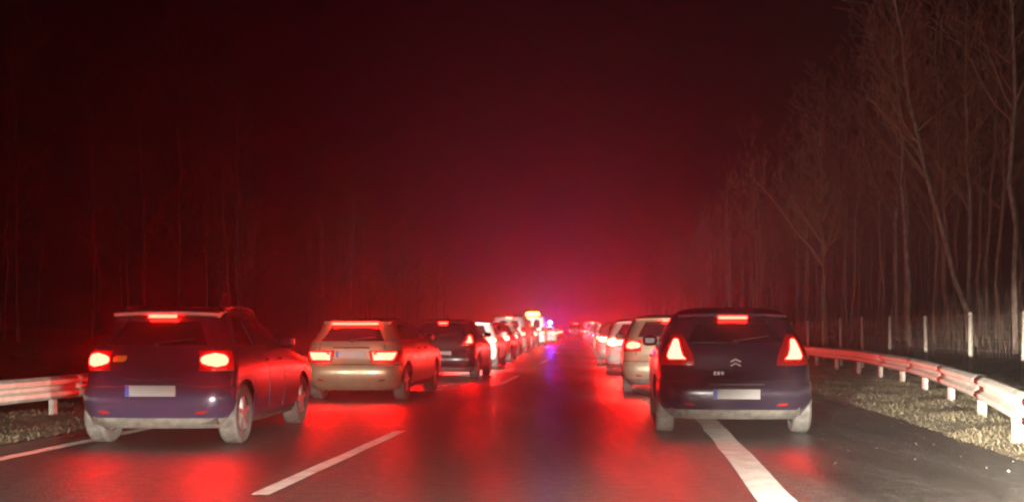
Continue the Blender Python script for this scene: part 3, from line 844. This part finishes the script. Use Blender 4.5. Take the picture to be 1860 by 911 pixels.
# ------------------------------------------------------------------ bare trees
def tree_meshes(seed, h, r0, lean=(0, 0), fork=None, nb=26, bare=.32, spread=1.0, sides=7, curve=0.0):
    rnd = random.Random(seed)
    tr = MB(); cr = MB()
    def wobble(p0, d, ln, n, amp, up):
        pts = [Vector(p0)]; d = Vector(d).normalized()
        for i in range(n):
            d = (d + Vector((rnd.uniform(-amp, amp), rnd.uniform(-amp, amp), rnd.uniform(-amp, amp) + up))).normalized()
            pts.append(pts[-1] + d * ln / n)
        return pts
    pts = [Vector((0, 0, -.4))]
    n = 13
    for i in range(1, n + 1):
        s = i / n
        q = Vector((lean[0] * s * h + curve * math.sin(s * math.pi) * h * .04, lean[1] * s * h, s * h)) + Vector((rnd.uniform(-.07, .07), rnd.uniform(-.07, .07), 0)) * (1 + s)
        pts.append(q)
    rad = [r0 * (1.25 if i == 0 else 1) * (1 - .93 * (i / n)) ** .85 + .008 for i in range(n + 1)]
    tr.tube(pts, rad, sides)
    def point(s):
        k = min(n - 1, int(s * n)); u = s * n - k
        return pts[k].lerp(pts[k + 1], u), rad[k] * (1 - u) + rad[k + 1] * u
    def branch(p, d, ln, r, depth):
        m = 5 if depth == 0 else 3
        bp = wobble(p, d, ln, m, .17, .05 if depth == 0 else .03)
        br = [max(.008, r * (1 - .85 * i / m)) for i in range(m + 1)]
        cr.tube(bp, br, 4 if depth == 0 else 3, False)
        if depth >= 2: return
        kids = rnd.randint(4, 7) if depth == 0 else rnd.randint(2, 4)
        for _ in range(kids):
            s = rnd.uniform(.25, 1.0); k = min(m - 1, int(s * m)); q = bp[k].lerp(bp[k + 1], s * m - k)
            dd = (bp[k + 1] - bp[k]).normalized()
            side = Vector((rnd.uniform(-1, 1), rnd.uniform(-1, 1), rnd.uniform(-.2, .9))).normalized()
            branch(q, dd * .75 + side * .75, ln * rnd.uniform(.28, .5) * (1.15 - .4 * s), br[k] * .55, depth + 1)
    for b in range(nb):
        s = bare + (1 - bare) * ((b + rnd.random()) / nb)
        p, rr_ = point(min(.99, s))
        a = rnd.uniform(0, 2 * math.pi); up = rnd.uniform(.55, 1.3)
        ln = h * rnd.uniform(.13, .24) * (1.25 - .85 * s) * spread + .3
        branch(p, (math.cos(a), math.sin(a), up), ln, min(rr_ * .55, .05), 0)
    if fork:
        for s, ax, ay, ln in fork:
            p, rr_ = point(s)
            branch(p, (ax, ay, 1.0), ln, rr_ * .7, 0)
    return tr, cr

def tree(name, loc, bark, label, group=None, **kw):
    t, c = tree_meshes(**kw)
    root = tag(empty(name, loc), label, 'tree', group)
    tro = t.obj('trunk', bark, root, True); cro = c.obj('crown', M_TWIG if bark is not M_BIRCH else M_TWIG, root)
    return root

def copy_tree(root, loc, rz, s):
    r_ = root.copy(); COL.objects.link(r_); r_.location = loc; r_.rotation_euler = (0, 0, rz); r_.scale = (s, s, s)
    for ch in list(root.children):
        c = ch.copy(); COL.objects.link(c); c.parent = r_
    return r_

def tpos(px, Y):
    x = at(px, Y); return (x, Y, ground_z(x, Y))
tree('birch_tree', tpos(1656, 38), M_BIRCH, 'straight pale-trunked birch right behind the fence, nearest the gap past the guard rail bend', seed=1, h=15, r0=.075, lean=(-.055, 0), bare=.38)
tree('birch_tree', tpos(1778, 34), M_BIRCH, 'pale birch leaning over towards the road behind the fence', seed=2, h=14, r0=.075, lean=(-.20, .02), bare=.36, curve=-1.0, fork=[(.38, -.9, 0, 3.2), (.45, -1.0, .2, 2.6)])
tree('birch_tree', tpos(1847, 30), M_BIRCH, 'pale birch at the outermost end of the fence, beside the last post', seed=3, h=15, r0=.07, lean=(-.02, 0), bare=.40)
tree('forked_tree', tpos(1500, 50), M_BARK, 'bare tree with a wide forking crown over the queue of the right lane', seed=4, h=10.5, r0=.15, lean=(-.03, 0), bare=.30, spread=1.5, fork=[(.35, -.75, 0, 5.2), (.45, -.6, .2, 4.0), (.4, .5, 0, 4.5)])

protos = []
for i in range(7):
    bark = M_BIRCH if i in (1, 4) else M_BARK
    protos.append(dict(seed=20 + i, h=13.5 + 2.5 * ((i * 37) % 7) / 7, r0=.055 + .014 * (i % 3), lean=((i % 3 - 1) * .04, .01), bare=.25 + .05 * (i % 3), nb=30, bark=bark))
def wood(side, label, group, y0, y1, n, dmin, dmax):
    rnd = random.Random(5 + side)
    made = [None] * len(protos); spots = []; tries = 0
    while len(spots) < n and tries < 6000:
        tries += 1
        Y = y0 + (y1 - y0) * rnd.random() ** 1.35
        d = dmin + (dmax - dmin) * rnd.random() ** 1.3
        X = dash_x(Y) + side * d
        px = 930 + F * X / Y
        if not (-60 < px < 1920): continue
        if any((X - a) ** 2 + (Y - b) ** 2 < 1.6 for a, b in spots): continue
        spots.append((X, Y))
        k = rnd.randrange(len(protos)); loc = (X, Y, ground_z(X, Y)); s = rnd.uniform(.78, 1.12); rz = rnd.uniform(0, 6.28)
        if made[k] is None:
            p = dict(protos[k]); bark = p.pop('bark')
            made[k] = tree('bare_tree', loc, bark, label, group, **p); made[k].rotation_euler = (0, 0, rz); made[k].scale = (s, s, s)
        else: copy_tree(made[k], loc, rz, s)
wood(1, 'slender bare winter tree in the wood behind the wire fence', 'bare trees of the wood behind the fence', 36, 220, 230, 14.0, 30)
wood(-1, 'slender bare tree barely seen in the dark beyond the central guard rail', 'bare trees in the dark beyond the central guard rail', 42, 190, 38, 18, 36)

# ------------------------------------------------------------------ brushwood, grass, grit
rnd = random.Random(11)
bw = MB()
for _ in range(2600):
    Y = 22 + 90 * rnd.random() ** 1.5; d = rnd.uniform(12.2, 22)
    X = dash_x(Y) + d; z = ground_z(X, Y)
    h = rnd.uniform(.5, 2.6); lx, ly = rnd.uniform(-.3, .3) * h, rnd.uniform(-.3, .3) * h
    bw.tube([(X, Y, z - .05), (X + lx * .4, Y + ly * .4, z + h * .55), (X + lx, Y + ly, z + h)], [.010, .007, .003], 3, False)
o = bw.obj('undergrowth', M_BRUSH); o['kind'] = 'stuff'; o['label'] = 'thin dry brushwood stems under the trees behind the fence'; o['category'] = 'undergrowth'

gr = MB()
def blades(n, yr_, dlo, dhi, h0, h1):
    for _ in range(n):
        Y = yr_[0] + (yr_[1] - yr_[0]) * rnd.random() ** 1.4
        d = rnd.uniform(dlo, dhi) if not callable(dhi) else rnd.uniform(dlo, dhi(Y))
        cl = math.sin(Y * 2.1 + d * 1.3) * math.sin(d * 3.7 - Y * .8)
        if cl < rnd.uniform(-1.6, .2): continue
        X = dash_x(Y) + d; z = ground_z(X, Y)
        h = rnd.uniform(h0, h1) * (.7 + .4 * cl); a = rnd.uniform(0, 6.28); w_ = rnd.uniform(.004, .009)
        lx, ly = math.cos(a) * (h + rnd.uniform(.04, .22)), math.sin(a) * (h + rnd.uniform(.04, .22))
        sx, sy = -math.sin(a) * w_, math.cos(a) * w_
        gr.add([(X - sx, Y - sy, z - .01), (X + sx, Y + sy, z - .01), (X + lx * .45 + sx * .7, Y + ly * .45 + sy * .7, z + h * .75), (X + lx * .45 - sx * .7, Y + ly * .45 - sy * .7, z + h * .75), (X + lx, Y + ly, z + h * .9)],
               [(0, 1, 2, 3), (3, 2, 4)])
blades(60000, (8, 42), 6.16, 10.5, .015, .09)
blades(16000, (8, 34), -6.8, -3.72, .015, .07)
o = gr.obj('grass', M_GRASS); o['kind'] = 'stuff'; o['label'] = 'dry pale winter grass along both verges'; o['category'] = 'grass'

gt = MB()
for _ in range(60):
    Y = 9.5 + 18 * rnd.random() ** 1.6; d = 6.2 - abs(rnd.gauss(0, .9)); 
    if d < 4.1: continue
    X = dash_x(Y) + d; s = rnd.uniform(.002, .006)
    mt = Matrix.Rotation(rnd.uniform(0, 3), 4, (rnd.random(), rnd.random(), rnd.random() + .1))
    gt.box((X, Y, s * .45), (s * 2, s * 1.6, s * 1.2), mtx=mt)
o = gt.obj('gravel', M_STONE); o['kind'] = 'stuff'; o['label'] = 'loose grit scattered on the hard shoulder'; o['category'] = 'gravel'
# a pale scrap lying on the shoulder
yl = 2400 / (856 - 597)
lit = MB(); lit.add([(-.012, -.009, 0), (.009, -.012, .002), (.013, .009, .0), (-.009, .01, .003), (0, 0, .009), (-.003, .006, .007)],
                    [(0, 1, 4), (1, 2, 4), (2, 5, 4), (2, 3, 5), (3, 0, 5), (0, 4, 5)])
tag(lit.obj('paper_scrap', mat('crumpled paper', (.8, .78, .75), .8, var=.1), None, False, (at(1832, yl), yl, .005)), 'small crumpled white paper scrap lying on the hard shoulder', 'litter')

# ------------------------------------------------------------------ haze over everything, added mostly in place of lens glow
hb = MB(); hb.box((8, 340, 12.5), (270, 740, 29))
hz = hb.obj('haze', mat('haze', (1, 1, 1)))
hm = bpy.data.materials.new('lens glow mist'); hm.use_nodes = True
nt = hm.node_tree
for n in list(nt.nodes):
    if n.type == 'BSDF_PRINCIPLED': nt.nodes.remove(n)
pv = nt.nodes.new('ShaderNodeVolumePrincipled')
pv.inputs['Color'].default_value = (0.9, 0.88, 0.88, 1)
pv.inputs['Density'].default_value = HAZE
pv.inputs['Anisotropy'].default_value = 0.84
out = [n for n in nt.nodes if n.type == 'OUTPUT_MATERIAL'][0]
nt.links.new(pv.outputs[0], out.inputs['Volume'])
hz.data.materials.clear(); hz.data.materials.append(hm)
hz['kind'] = 'stuff'; hz['label'] = 'thin mist added to stand for the lens glow round the lamps'; hz['category'] = 'haze'
